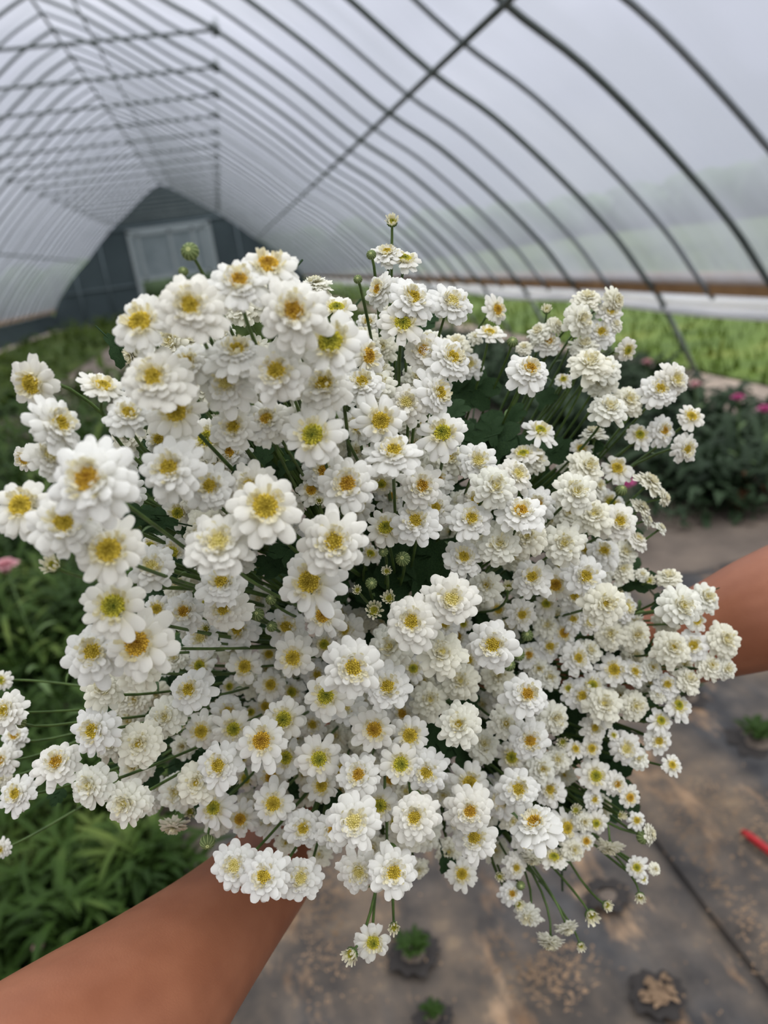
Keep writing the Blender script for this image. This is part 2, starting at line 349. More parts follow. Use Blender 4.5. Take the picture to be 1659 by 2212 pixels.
def leafblade(b, base, d, L_, w, up=.5, droop=.6, n=5, col=None):
    d = Vector(d).normalized(); side = d.cross(Vector((0, 0, 1))); side = side.normalized() if side.length > .01 else Vector((1, 0, 0))
    V = []
    for i in range(n + 1):
        t = i / n; p = Vector(base) + d * (L_ * t) + Vector((0, 0, L_ * (up * t - droop * t * t)))
        ww = w * .5 * math.sin(PI * min(1, .08 + t * .92)) ** .8
        V += [p - side * ww + Vector((0, 0, ww * .3)), p, p + side * ww + Vector((0, 0, ww * .3))]
    Fc = []
    for i in range(n): Fc += [(3 * i, 3 * i + 1, 3 * i + 4, 3 * i + 3), (3 * i + 1, 3 * i + 2, 3 * i + 5, 3 * i + 4)]
    b.add(V, Fc, col)
def clump(b, x, y, h, n, lw, spread=1.0):
    for i in range(n):
        a = random.uniform(0, 2 * PI); r = random.uniform(0, .06) * spread; z = random.uniform(.0, .8) * h
        leafblade(b, (x + r * math.cos(a), y + r * math.sin(a), z), (math.cos(a), math.sin(a), random.uniform(.1, .9)), random.uniform(.5, 1.1) * h * .6 * spread, lw * random.uniform(.7, 1.4), random.uniform(.1, .7), random.uniform(.3, 1.0))
    b.tube([(x, y, 0), (x + .02, y, h * .8)], .004, 5)
b = MB()
def edge(y): return -0.40 if y < 3.2 else -0.30
cnt = 0
while cnt < 900:
    y = 0.9 + 11 * random.random() ** 1.7; x = edge(y) - random.random() * (1.2 + .55 * y)
    if x < -6.8: continue
    clump(b, x, y, random.uniform(.10, .24) if y < 3 else random.uniform(.22, .42), 26 if y < 5 else 14, .013 + .004 * y, 1.15); cnt += 1
for i in range(500):
    yy = U_(3, 9); clump(b, U_(-1.2 - yy * .45, -.3), yy, U_(.15, .35), 14, .04, 1.3)
for i in range(420):
    clump(b, U_(-1.7, -.40), U_(.9, 3.0), U_(.05, .20), 26, .016, 1.2)
tag(b.build('weeds', M['weed']), 'dense feathery green plants filling the bed at the left', 'plants', kind='stuff')
b = MB()
for i in range(520):
    y = random.uniform(3.35, 11.5); x = random.uniform(2.2, 3.55) if y < 9 else random.uniform(1.4, 3.4)
    clump(b, x, y, random.uniform(.16, .34) , 17, .05, 1.4)
for i in range(30): clump(b, random.uniform(1.6, 2.5), random.uniform(3.2, 3.9), .12, 12, .03)
tag(b.build('crop_row', M['crop']), 'row of dark green leafy plants along the right side board', 'plants', kind='stuff')
b = MB()
for i in range(700):
    y = random.uniform(11, 37); x = random.uniform(-7.2, 3.9)
    if -3.2 < x < -1.4 and y > 15: continue
    clump(b, x, y, random.uniform(.2, .5), 7, .08, 1.3)
for x0, x1, y0 in ((-7.4, -3.3, 7.5), (-1.35, 1.1, 9.0), (1.1, 3.7, 11.0)):
    b.add([(x0, y0, .012), (x1, y0, .012), (x1, 37.5, .012), (x0, 37.5, .012)], [(0, 1, 2, 3)])
tag(b.build('far_beds', M['grass']), 'green beds stretching to the far end wall', 'plants', kind='stuff')

def blossom(px, py, dist, r, m, label):
    p = at(px, py, dist); t = empty('pink_blossom', (p.x, p.y, 0.0)); tag(t, label, 'flower')
    b = MB(); h = p.z
    for ring, (cnt, e, l) in enumerate(((12, .3, 1.0), (10, .8, .8), (7, 1.2, .6))):
        for q in range(cnt):
            a = 2 * PI * q / cnt + ring
            leafblade(b, (0, 0, h), (math.cos(a) * math.cos(e), math.sin(a) * math.cos(e), math.sin(e)), r * l, r * .55, .1, .25, 4)
    b.ball((0, 0, h), r * .35)
    b.build('petals', m, t)
    s = MB(); s.tube([(0.02, 0.03, 0), (0.015, 0.01, h * .5), (0, 0, h)], .003, 6)
    for q in range(4): leafblade(s, (.015, .01, h * (.2 + .15 * q)), (math.cos(q * 2.2), math.sin(q * 2.2), .4), .09, .025)
    s.build('stem', M['green'], t)
blossom(1594, 860, 4.1, .042, M['pink'], 'magenta blossom on the right-hand plants, left one of two beside the picture edge')
blossom(1652, 885, 3.9, .045, M['pink'], 'magenta blossom at the right picture edge, cut by the frame')
blossom(1352, 1046, 3.4, .05, M['pink'], 'dark pink blossom just behind the bouquet\'s right edge')
blossom(1502, 832, 4.7, .045, M['pale_pink'], 'dull pink blossom beneath the foot of the slanting steel rib')
blossom(1398, 783, 5.9, .050, M['pale_pink'], 'pale pink blossom just above right of the bouquet, farthest of the row')
blossom(82, 2046, 1.75, .016, M['pale_pink'], 'small pale pink bud flower above the left forearm at bottom left')
blossom(12, 1226, 2.4, .05, M['pale_pink'], 'faded pink blossom at the left picture edge among the weeds')

def hole(px, py, r, green, label):
    p = ground(px, py, .03); t = empty('planting_hole', (p.x, p.y, .03)); tag(t, label, 'planting hole')
    b = MB(); n = 28; V = []; Fc = []
    rr = [r * (1 + .13 * math.sin(2.1 * i) + .09 * math.sin(5.3 * i + r * 90)) for i in range(n)]
    for sc, z in ((1.30, .0045), (1.08, .009), (.55, .006)):
        for i in range(n): a = 2 * PI * i / n; V.append((rr[i] * sc * math.cos(a), rr[i] * sc * math.sin(a), z))
    for q in range(2):
        for i in range(n): Fc.append((q * n + i, q * n + (i + 1) % n, (q + 1) * n + (i + 1) % n, (q + 1) * n + i))
    b.add(V, Fc); b.build('burnt_rim', M_burnt, t)
    b = MB(); b.ball((0, -r * .18, -.004), r * .86, 16, 8, sc=(1.0, .85, .38)); b.build('soil', M['spill'] if green is False else M['soil'], t)
    if green is False:
        b = MB()
        for i in range(30): a = U_(0, 6.28); leafblade(b, (U_(-.6, .6) * r, U_(-.6, .6) * r, .014), (math.cos(a), math.sin(a), .1), r * .5, r * .25, .2, .2, 3)
        b.build('dry_leaves', M['litter'], t)
    if green:
        b = MB()
        for i in range(22): a = random.uniform(0, 6.28); leafblade(b, (random.uniform(-.3, .3) * r, random.uniform(-.3, .3) * r, .01), (math.cos(a), math.sin(a), .9), r * 1.1, r * .3)
        b.build('seedling', M['weed'], t)
M_burnt = mat('burnt_cloth_edge', (0.022, 0.018, 0.015), .8)
hole(1420, 2150, .042, False, 'round planting hole filled with tan litter at the bottom right')
hole(893, 2060, .045, True, 'planting hole with a small plant, right of the lowest hanging blooms')
hole(1312, 1935, .038, None, 'dark planting hole behind the hanging buds at lower right')
hole(1640, 1600, .065, True, 'planting hole with a green seedling at the right picture edge')
hole(1475, 1505, .06, True, 'planting hole with weeds just under the right forearm')
hole(935, 2200, .030, True, 'planting hole with a green sprout at the bottom picture edge')
b = MB()
def litter(cx, cy, sx, sy, n, smin, smax, rot=0):
    for i in range(n):
        x = random.gauss(0, sx); y = random.gauss(0, sy); p = ground(cx, cy); c, s_ = math.cos(rot), math.sin(rot)
        a = random.uniform(0, 2 * PI); l = random.uniform(smin, smax)
        leafblade(b, (p.x + x * c - y * s_, p.y + x * s_ + y * c, .048 + random.random() * .015), (math.cos(a), math.sin(a), random.uniform(0, .15)), l, l * random.uniform(.25, .6), .3, .3, 4)
litter(1560, 1960, .02, .30, 420, .004, .012, -.12); litter(1560, 1790, .06, .09, 300, .004, .014); litter(1190, 2140, .05, .04, 330, .004, .014)
litter(700, 1990, .035, .12, 420, .004, .013); litter(1350, 1750, .2, .3, 120, .003, .010); litter(760, 2120, .1, .12, 120, .003, .010); litter(1500, 2100, .3, .2, 120, .003, .010)
tag(b.build('leaf_litter', M['litter']), 'tan dry leaf litter scattered over the ground cloth', 'leaf litter', kind='stuff')
b = MB(); p = at(1612, 1060, 4.0)
for i in range(16):
    a = random.uniform(0, 6.28); leafblade(b, (random.gauss(0, .03), random.gauss(0, .05), p.z - .12 + random.random() * .2), (math.cos(a), math.sin(a), -.6), .11, .05, .1, .5)
b.tube([(0, 0, 0), (.01, 0, p.z * .6), (0, .02, p.z + .1)], .006, 6)
o = b.build('withered_stalk', M['rust']); o.location = (p.x, p.y, 0); tag(o, 'rust-brown withered stalk among the dark plants at the right edge', 'dead plant')
# red tube
t = empty('red_handle', (0, 0, 0)); q0 = ground(1606, 1798, .055); q1 = ground(1650, 1824, .06); q2 = ground(1800, 1960, .06)
b = MB(); b.tube(bez(q0, q1, q2, 10), [.007] + [.0095] * 10, 10); o = b.build('grip', M['red'], t)
b = MB(); b.ball(q0, .0072, 10, 8); b.build('end_cap', M['red'], t)
tag(t, 'red plastic handle lying on the ground cloth at the right picture edge', 'handle')

#BOUQUET
# ------------------------------------------------------------------ bouquet of double feverfew
# x y radius type(A open disc, B double, C pompon, K closed bud, O opening bud) [b = deeper in, gN facing N degrees, sN side-on]
HEADS = """
64 831 55 A g200;128 915 60 B g30;50 992 30 A g200;110 985 52 B g60;223 830 48 A g75 t60;277 893 50 B g95;266 985 35 A b;190 1035 85 B;42 1090 62 A;137 1130 68 B;205 1118 46 C;234 1187 70 A;114 1220 30 O
300 692 63 A;285 768 38 C b s200;410 661 70 B;410 543 18 K;396 586 10 K;516 608 62 B;579 567 60 A g90 t50;332 816 70 B;405 784 52 B;415 735 38 C b;511 756 56 B g95 t50;489 828 54 B;478 722 32 C b;598 801 64 B;380 888 58 A
633 672 72 B;713 735 70 A;727 662 45 A g90 t50;680 612 36 C b g100 t85;700 830 58 B;577 906 48 B;798 768 46 A g10;870 695 48 A;893 642 50 B g60;818 625 40 B g150 t55;847 478 20 O g90;802 550 10 K;773 603 9 K;836 545 36 B g95 t62;875 556 38 A g80 t58
782 825 46 B;815 830 42 C;879 869 45 B;823 908 52 A;795 695 28 B b;832 702 22 C b;977 650 46 B g60;1076 668 30 A g20;1058 715 30 A g80 t60;1027 728 18 C b;1107 738 11 K;915 758 45 B;977 772 50 B g50
1269 643 32 C g80 t60;1330 650 30 C g10 t60;1318 674 28 B;1330 700 18 C;1256 690 38 C g20;1299 717 32 B;1181 669 15 O g90;1203 701 20 C g30 t60;1163 716 27 C g120 t50;1185 737 30 B;1145 797 46 B g60;1132 750 18 C g100
1262 745 34 C g85 t60;1275 783 44 C;1308 795 38 C;1300 825 36 C;1357 757 26 A g340;1244 1062 48 C;1270 1008 40 C g40;1283 1112 42 C;1338 1127 42 B;1251 1115 34 C b;1292 1050 28 C g30;1227 1110 34 C b;1358 865 36 C;1316 880 42 C;1217 818 18 A b;1169 927 36 A g60 t55;1383 938 28 A;1283 935 32 C b s90;1255 968 22 A;1033 995 42 B;1130 978 34 A g100 t55;1158 990 34 C g30
1426 840 38 B;1460 820 38 B g20;1495 898 30 A g50;1434 930 32 B g10;1483 970 32 B g350;1334 1010 34 A b;1405 1040 34 C s45;1438 1075 20 C s10;1388 1095 25 C s40;1400 1122 18 C s20;1428 1140 18 C s40;1378 1163 26 B g45 t70;1350 1192 30 C g40 t40;1342 1058 12 K
949 848 48 B g20;900 815 34 C b;956 933 50 A;850 975 56 B g90 t40;970 990 44 C b;968 1010 30 B b;946 1036 34 B;912 1050 48 B;823 1046 32 A g270 t40;750 1045 58 B;833 1138 42 A;898 1125 48 B;941 1097 38 B;1018 1120 45 B;1028 1082 42 B b;1069 1051 48 C
1117 1024 42 B g30;1125 1104 50 B g80;1161 1089 36 B;1139 1159 44 C;1079 1176 46 C;1002 1203 42 B;960 1186 20 A g180 t50;970 1150 20 C b;828 1192 10 K;870 1207 15 K;835 1234 15 O;802 1260 12 K;772 1275 14 O;840 1292 20 O
504 923 50 B;576 906 48 B;675 937 62 A;445 945 48 A b;776 918 42 A b;665 880 40 C b;453 1050 52 B;540 1050 52 B;573 1092 70 A;699 1017 44 B b;672 1058 30 A;690 1082 14 O;472 1172 70 B;721 1171 68 B;666 1256 62 A;769 1207 24 A b;801 1195 26 A g60;736 1261 24 A b
441 1140 44 C b;342 948 30 A b;366 1010 62 B;328 1224 48 B;243 1308 66 A;294 1390 68 A;200 1408 60 B;297 1440 50 C;323 1180 28 A b;383 1108 34 A b;350 1065 20 A b;338 1315 30 A b;397 1321 42 B;478 1257 52 B;483 1315 50 B;560 1293 30 C b;444 1358 15 O;434 1377 40 B
514 1360 44 B b;618 1355 44 B b;557 1327 13 K;585 1295 11 K;587 1353 11 K;697 1329 42 A;656 1305 24 A b;745 1360 38 B b;700 1392 30 A;632 1421 44 A;581 1413 25 A;528 1440 38 A;430 1438 32 A;379 1421 28 C;355 1445 18 A b;500 1400 34 C b;584 1479 32 A;685 1457 30 B b;495 1483 22 A b
630 1495 30 A b;408 1490 46 B;703 1503 48 A;538 1474 30 C b;975 1295 54 B;1050 1266 36 C;1025 1270 28 B b;808 1318 26 O;888 1343 54 B;842 1398 50 C b;955 1410 50 C;960 1348 36 B b;1001 1348 20 A b;1076 1316 25 A b;1064 1393 52 B;1011 1427 34 B b;762 1442 60 B
837 1483 50 B;893 1444 28 A;915 1470 25 C;746 1526 38 B;994 1471 42 C b;1076 1459 38 C b;929 1512 40 C b;992 1564 48 C;869 1541 35 B b;1092 1510 36 B b;1219 1174 46 C;1262 1189 28 B;1305 1191 35 B;1150 1247 42 B;1200 1263 36 A;1265 1244 44 B;1240 1287 34 B
1308 1304 48 C;1354 1312 32 B g20;1345 1230 28 C;1300 1232 30 C;1127 1328 34 B;1187 1396 32 B;1248 1422 36 B;1139 1372 12 K;1091 1420 13 K;1120 1415 13 K;1100 1436 13 K;1318 1370 34 C;1375 1372 34 C;1327 1446 34 A;1371 1451 30 B;1409 1442 26 C;1139 1500 46 B;1098 1512 24 C b
1281 1480 30 A b;1257 1502 36 B;1305 1521 40 C;1371 1524 34 C;1275 1405 28 C b;1274 1345 26 B b;1219 1367 28 A b;1180 1304 26 A b;1180 1350 30 C b;1238 1338 26 B b;1200 1551 36 C;1142 1415 28 B b;1163 1444 28 C b;1187 1463 28 C b;1228 1487 18 A b;1098 1268 18 O g90;1402 1254 15 O
1445 1245 28 C g90 t50;1388 1240 16 C b;1473 1308 48 C;1526 1291 36 C g30;1506 1341 22 A;1453 1400 40 C;1497 1394 34 B;1567 1382 38 C;1535 1438 30 C;1570 1444 26 C;1488 1467 30 C;1441 1479 28 B;1423 1500 20 C b;1467 1523 30 A;1429 1556 26 A;1423 1600 30 B;1453 1652 22 A
1326 1588 13 A;1285 1573 28 B;1279 1617 24 A;1353 1617 34 B;1379 1638 24 C b;1288 1676 34 A;1333 1694 26 B b;1362 1723 24 A;1341 1761 12 O;1376 1772 18 A;1244 1750 17 O;1288 1779 24 A;1226 1788 34 A;1244 1617 20 A b;1215 1603 16 O b;1145 1600 42 B;1092 1563 36 C;1106 1636 34 A b;1171 1662 34 C
1205 1640 30 C b;1120 1705 44 B;1155 1776 52 B g110;1080 1730 36 B b;1188 1706 34 B b;1262 1775 24 C b;1142 1818 34 B b;1197 1850 30 A g90;1267 1817 20 A b;1108 1773 28 C b;1284 1727 22 B b;1240 1834 28 C b;1316 1833 30 C s265;1376 1874 22 A;1390 1898 12 A;1415 1877 14 C;1383 1937 16 O g280
1311 1956 16 O g330;1277 1978 22 O g300;1255 2043 14 O g290;1226 2007 26 C s290;1188 2038 30 C s265;1120 1954 16 O g320;1140 1980 30 C g250 t50;1125 1913 9 K;1106 1930 24 B b;1152 1857 26 C b s270;1115 1874 26 B b;1390 1808 14 K;1407 1802 22 C s0;1079 1893 14 O b;1347 1763 10 O
222 1487 44 C;292 1512 32 C b;338 1500 30 C b;200 1578 50 B;236 1606 36 C;301 1607 50 C;357 1549 44 C;253 1553 14 O;121 1646 48 B;195 1697 48 C;270 1735 50 C;289 1660 38 C b;10 1535 42 B;3 1470 22 A;31 1590 28 B;46 1562 10 K;2 1642 34 B;5 1680 20 C;34 1715 40 B;3 1835 20 B;323 1738 24 C b;337 1700 24 C b
395 1613 28 C;381 1712 42 C b;373 1787 32 C s260;410 1529 24 A b;434 1580 38 A;492 1536 34 B;504 1575 40 A;542 1538 22 A b;573 1526 28 A b;564 1600 52 A;612 1553 46 A;675 1565 34 B b;472 1654 50 B;617 1637 38 A;689 1640 46 A;694 1697 36 A;530 1683 28 A b;523 1635 24 A b;585 1680 36 A b
426 1690 48 C;460 1745 40 A;518 1770 34 A;590 1736 42 A;655 1789 40 B;410 1753 18 O b;465 1772 34 C b;580 1768 38 B b;720 1794 40 B;448 1820 15 K g270;535 1736 28 C b;653 1673 24 C b;808 1576 45 A;885 1589 42 A;1044 1608 38 C b;866 1651 44 A;921 1668 44 B;774 1673 46 B;740 1663 32 A
820 1740 40 A;895 1765 50 B;764 1774 54 B;957 1716 32 C b;1015 1692 42 A b;1015 1752 48 B;1025 1810 46 B;887 1800 36 C b;998 1888 32 A;969 1840 28 C b;506 1870 46 B;570 1893 50 B;650 1897 44 B;618 1820 26 C b;690 1845 26 C b;775 1883 44 B;850 1884 52 B;905 1878 22 C b;869 1810 30 C b
806 2037 38 A;851 2003 18 O;758 2062 24 O g230
"""
# seed of each spray, its label
SPRAYS = [
 (85, 880, "feverfew spray at the upper left edge with a lone open bloom against the dark plants"),
 (250, 900, "feverfew spray with one bloom seen edge-on, just right of the lone far-left bloom"),
 (130, 1120, "feverfew spray of big soft-focus blooms at the left edge, a small half-open bloom below"),
 (298, 715, "feverfew spray whose top left bloom has two curled petals, below the dark end wall"),
 (405, 640, "feverfew spray with a tall round green bud standing before the far white door"),
 (550, 600, "feverfew spray of two large blooms at the top, right of the tall green bud"),
 (360, 860, "feverfew spray with an orange-centred bloom and a dark-centred one below the curled-petal bloom"),
 (665, 700, "feverfew spray with the two largest blurred blooms near the top of the bouquet"),
 (590, 850, "feverfew spray of blurred orange-centred blooms directly below the two largest top blooms"),
 (850, 540, "topmost feverfew spray, a ragged opening bud above two blooms seen edge-on"),
 (855, 665, "feverfew spray with a green-centred bloom under the topmost edge-on blooms"),
 (800, 800, "feverfew spray with an oval green centre facing right, beneath the green-centred bloom"),
 (965, 700, "feverfew spray of blooms at upper middle right, the last before the small separate pair"),
 (1065, 705, "small feverfew spray of a few tiny separate blooms in the gap against grass"),
 (1165, 750, "feverfew spray with a large oval pale double bloom left of the upper right cluster"),
 (1290, 680, "feverfew spray at the top of the upper right cluster, under the white rolled plastic"),
 (1310, 830, "feverfew spray of crowded creamy pompons in the middle of the upper right cluster"),
 (1450, 890, "feverfew spray reaching farthest right at upper right, five blooms before dark plants"),
 (1160, 955, "feverfew spray with a few broad white petals catching light below the stem gap at right"),
 (1400, 1095, "blurred feverfew spray seen from behind, its pale heads facing right past the edge"),
 (675, 935, "feverfew spray with a large green-centred bloom over the dark gap at upper centre"),
 (860, 910, "feverfew spray with a deep green-centred bloom above a wide creamy one, upper centre"),
 (955, 900, "feverfew spray with a bloom whose white petals hang down, by the dark leafy gap"),
 (375, 1010, "feverfew spray of white blooms crossing over long dark stems at the left"),
 (560, 1075, "feverfew spray with a big near bloom, petals dangling over the large dark leaf"),
 (465, 1172, "large blurred feverfew bloom spray overhanging the lobed leaf at left centre"),
 (735, 1110, "feverfew spray with a thick double bloom right of the large dark leaf"),
 (900, 1110, "feverfew spray of two neat twin blooms above the dark hollow in the centre"),
 (1020, 1070, "feverfew spray of cream doubles just right of the twin blooms"),
 (1130, 1060, "feverfew spray with creamy pompons below the broad-petalled white blooms"),
 (1255, 1075, "feverfew spray of dense creamy heads at the right, beside the heads seen from behind"),
 (1110, 1180, "feverfew spray of tight cream pompons at the right of the dark hollow"),
 (250, 1350, "feverfew spray of three large blooms jutting out at the left, above the pompons"),
 (340, 1220, "feverfew spray half hidden by lobed leaves at the left, behind the big blurred blooms"),
 (455, 1330, "feverfew spray of layered yellow-centred blooms under the lobed leaf at left"),
 (665, 1260, "feverfew spray with a crisp green-yellow centre and a small five-petalled bloom under it"),
 (800, 1255, "feverfew spray of round green buds and a lime disc in the central dark hollow"),
 (975, 1285, "feverfew spray with a wide double bloom on the right rim of the dark hollow"),
 (860, 1375, "feverfew spray with a tall layered white bloom just under the green buds"),
 (1000, 1400, "feverfew spray of white and cream doubles left of the small cluster of green buds"),
 (1120, 1400, "feverfew spray with striped green buds among little leaves, right of centre"),
 (1215, 1250, "feverfew spray with a small crisp daisy over crossing stems on the right"),
 (1305, 1210, "feverfew spray of cream heads at mid right above the densest creamy cluster"),
 (1310, 1330, "feverfew spray of the densest creamy cluster at mid right, before the gap by the arm"),
 (1490, 1310, "feverfew spray with a large pale pompon and white heads touching the right forearm"),
 (1540, 1420, "feverfew spray reaching furthest right, white heads overlapping the right forearm"),
 (1215, 1400, "feverfew spray with cream bloom and crisp daisy side by side, right of the buds"),
 (1340, 1460, "feverfew spray of small yellow-centred blooms left of the forearm-side cluster"),
 (620, 1410, "feverfew spray with a broad all-yellow disc and ruffled blooms, centre left"),
 (780, 1450, "feverfew spray with a big many-petalled bloom in the middle of the bouquet"),
 (420, 1470, "feverfew spray beside the three-lobed leaf in the left centre"),
 (265, 1480, "feverfew spray of ragged cream pompons on the left, under the three big blooms"),
 (15, 1600, "feverfew spray cut off by the left picture edge, on thin stems"),
 (130, 1650, "feverfew bloom pair on the lower left, the left one with tall upright petals"),
 (290, 1600, "feverfew spray of crowded white pompons at lower left, right of the tall-petalled bloom"),
 (265, 1725, "feverfew spray of two creamy pompons ending lower left, above the green plants"),
 (500, 1590, "feverfew spray with dark gold discs left of the large green-disc bloom"),
 (600, 1580, "feverfew spray with a bumpy yellow disc and a wide-petalled bloom, lower centre left"),
 (700, 1520, "feverfew spray with a sharp green-yellow disc, lower centre"),
 (845, 1585, "feverfew spray of two green-disc daisies side by side beside the dark gap"),
 (985, 1520, "feverfew spray with a round cream pompon alone in the black gap"),
 (1130, 1500, "feverfew spray with a bright white bloom under the hanging green leaf, lower right centre"),
 (1270, 1530, "feverfew spray of pale soft blooms in the shadowed lower right"),
 (1430, 1580, "feverfew spray at the right edge below the forearm, one daisy hanging apart"),
 (1330, 1660, "feverfew spray of small loose daisies at the lower right edge over the ground cloth"),
 (1130, 1640, "feverfew spray with a white bloom dropping two long petals, lower right centre"),
 (1140, 1760, "feverfew spray with a big bright white double above a yellow-tinged one, lower right"),
 (1250, 1790, "feverfew spray of small yellow-disc daisies right of the bright white double"),
 (1385, 1790, "feverfew twig with tiny yellow heads and green buds sticking out at lower right"),
 (1375, 1890, "feverfew twig with one large loose petal sticking out low at the right"),
 (1190, 1960, "feverfew spray of side-on heads and buds hanging lowest at the right on long stems"),
 (1010, 1760, "feverfew spray of two stacked white doubles left of the hanging buds"),
 (870, 1700, "feverfew spray with a sharp white bloom just right of bottom centre"),
 (765, 1740, "feverfew spray of overlapping crisp white blooms at bottom centre"),
 (660, 1660, "feverfew spray with lacy green discs left of bottom centre"),
 (470, 1700, "feverfew spray of blooms at lower left, over the start of the left forearm"),
 (600, 1760, "feverfew spray with a gold-disc bloom and missing petals above the left wrist"),
 (400, 1770, "feverfew twig with a head facing down and a hanging green bud beside the left forearm"),
 (575, 1890, "feverfew spray of three blooms in a row hanging over the left wrist"),
 (815, 1930, "lowest feverfew spray, twin blooms above an open daisy between two opening buds"),
]
LEAVES = """870 1235 120 80;910 1200 110 200;930 1260 110 320;830 1290 100 120;1060 950 110 90;1110 990 110 20;950 1600 90 60;640 1195 75 200;700 1240 60 60;590 1215 60 150;385 1228 42 170;350 1250 45 190;470 1480 48 240;510 1490 40 60;340 1130 60 180;1140 1470 30 270;1100 1460 28 200;1128 1400 28 90;
1000 940 60 60;1060 920 60 100;1020 1000 50 40;1110 900 45 60;1200 980 60 20;1260 975 55 10;1100 960 60 150;980 880 50 70;560 985 50 100;620 1000 45 60;520 1020 40 120;840 1340 26 340;1050 1340 28 120;720 1260 60 300;
900 1230 60 30;860 1180 50 100;930 1270 50 330;130 1715 34 250;430 600 18 60;1500 1290 45 200;1440 1300 50 30;1380 1260 50 20;1000 1640 50 300;960 1600 45 80;1000 1520 50 20;330 1690 50 230;420 1640 50 200;720 1720 40 280;960 1860 40 280;1280 1430 40 10;1010 960 60 200;1180 860 40 60;250 1100 55 160;290 1120 60 190"""

WHITE = (0.87, 0.865, 0.80); CREAM = (0.89, 0.83, 0.55); YEL = (0.90, 0.78, 0.30)
def mixc(a, b, t): return tuple(a[i] * (1 - t) + b[i] * t for i in range(3))
def petal(b, ang, r0, Lp, w, elev, curl, z0, tipcol, basecol, cup=-.14, notch=False, roll=0.0):
    nx, ny = 5, 6; V = []; Cc = []
    ca, sa = math.cos(ang), math.sin(ang)
    for j in range(ny + 1):
        t = j / ny; t = 1 - (1 - t) ** 1.25
        wd = (0.40 + 0.60 * math.sin(min(t / .66, 1) * PI / 2)) * math.sqrt(max(0.0, 1 - max(0, (t - .66) / .40) ** 2.6))
        for i in range(nx):
            s = -1 + 2 * i / (nx - 1)
            tt = t + ((-.035 * (1 - abs(s)) if notch else .05 * (1 - s * s)) if j == ny else 0)
            e = elev - curl * tt
            x = r0 + Lp * tt * math.cos(elev - curl * tt * .5); z = z0 + Lp * tt * math.sin(elev - curl * tt * .6)
            y = s * wd * w * .5; z += cup * w * (s * s) * wd - .045 * w * math.cos(s * 2 * PI) + roll * y
            V.append((x * ca - y * sa, x * sa + y * ca, z)); Cc.append(mixc(basecol, tipcol, min(1, t * 1.9)))
    b.add(V, [(j * nx + i, j * nx + i + 1, (j + 1) * nx + i + 1, (j + 1) * nx + i) for j in range(ny) for i in range(nx - 1)], Cc)
U = random.uniform
def make_petals(kind, seed):
    random.seed(seed); b = MB(); lop = U(.0, .14); la = U(0, 6.3)
    warm = U(0, 1) * .06; wt = (WHITE[0], WHITE[1] - warm * .3, WHITE[2] - warm - (.05 if kind == 'C' else 0))
    def ring(n, r0, Lp, w, el, curl, z, drop=0.0, base=CREAM, jit=.14, cup=-.14):
        a0 = U(0, 6.3)
        for k in range(n):
            if random.random() < drop: continue
            s = U(.78, 1.10) * (1 + lop * math.cos(a0 * 0 + 2 * PI * k / n + a0 - la))
            petal(b, a0 + 2 * PI * k / n + U(-jit, jit), r0, Lp * s, w * U(.85, 1.12), el + U(-.10, .12), curl + U(-.12, .2), z + U(-.01, .01), wt, mixc(wt, base, .95), cup, random.random() < .4, U(-.25, .25))
    def curls(n, ra, rb, Lp, w, el, z, base=YEL):
        for k in range(n):
            a = U(0, 6.3); r = U(ra, rb)
            petal(b, a, r, Lp * U(.7, 1.2), w * U(.8, 1.2), el + U(-.4, .3), -U(.1, .9), z + U(-.02, .02), mixc(wt, CREAM, U(.25, 1)), base, .5, False, U(-.5, .5))
    if kind == 'A':
        ring(11, .22, .80, .42, .02, .25, 0, .08); ring(10, .22, .60, .38, .20, .3, .05, .12)
        curls(34, .28, .42, .22, .13, .75, .05, mixc(CREAM, YEL, .7))
    elif kind == 'B':
        ring(12, .15, .86, .42, -.04, .3, 0, .06); ring(12, .15, .72, .39, .16, .3, .06, .05)
        ring(11, .15, .54, .33, .38, .3, .11, .08); ring(10, .14, .40, .26, .60, .2, .14, .12)
        curls(52, .15, .38, .22, .12, .85, .14, mixc(CREAM, YEL, .5))
    elif kind == 'C':
        ring(13, .12, .87, .40, -.10, .3, 0, .05); ring(13, .12, .77, .37, .08, .3, .07, .03)
        ring(13, .12, .64, .34, .28, .3, .13, .04); ring(12, .10, .50, .29, .50, .25, .18, .05)
        ring(10, .08, .36, .24, .75, .1, .22, .08); curls(60, .03, .32, .21, .11, 1.0, .24, mixc(CREAM, YEL, .5))
    elif kind == 'O':                                    # bud just opening: upright narrow rays round a green cup
        for k in range(26):
            petal(b, 2 * PI * k / 26 + U(-.1, .1), .42 + U(-.04, .04), .75 * U(.8, 1.15), .20, 1.25 + U(-.15, .15), U(.0, .35) if k % 3 else -.5, -.1, mixc(wt, CREAM, .5), (.55, .62, .25), .5)
        for k in range(12):
            petal(b, U(0, 6.3), .24, .5 * U(.8, 1.15), .16, 1.4, .3, 0, mixc(wt, CREAM, .8), (.55, .62, .2), .5)
    return b.mesh('petals_' + kind, M['petal'], True, True)
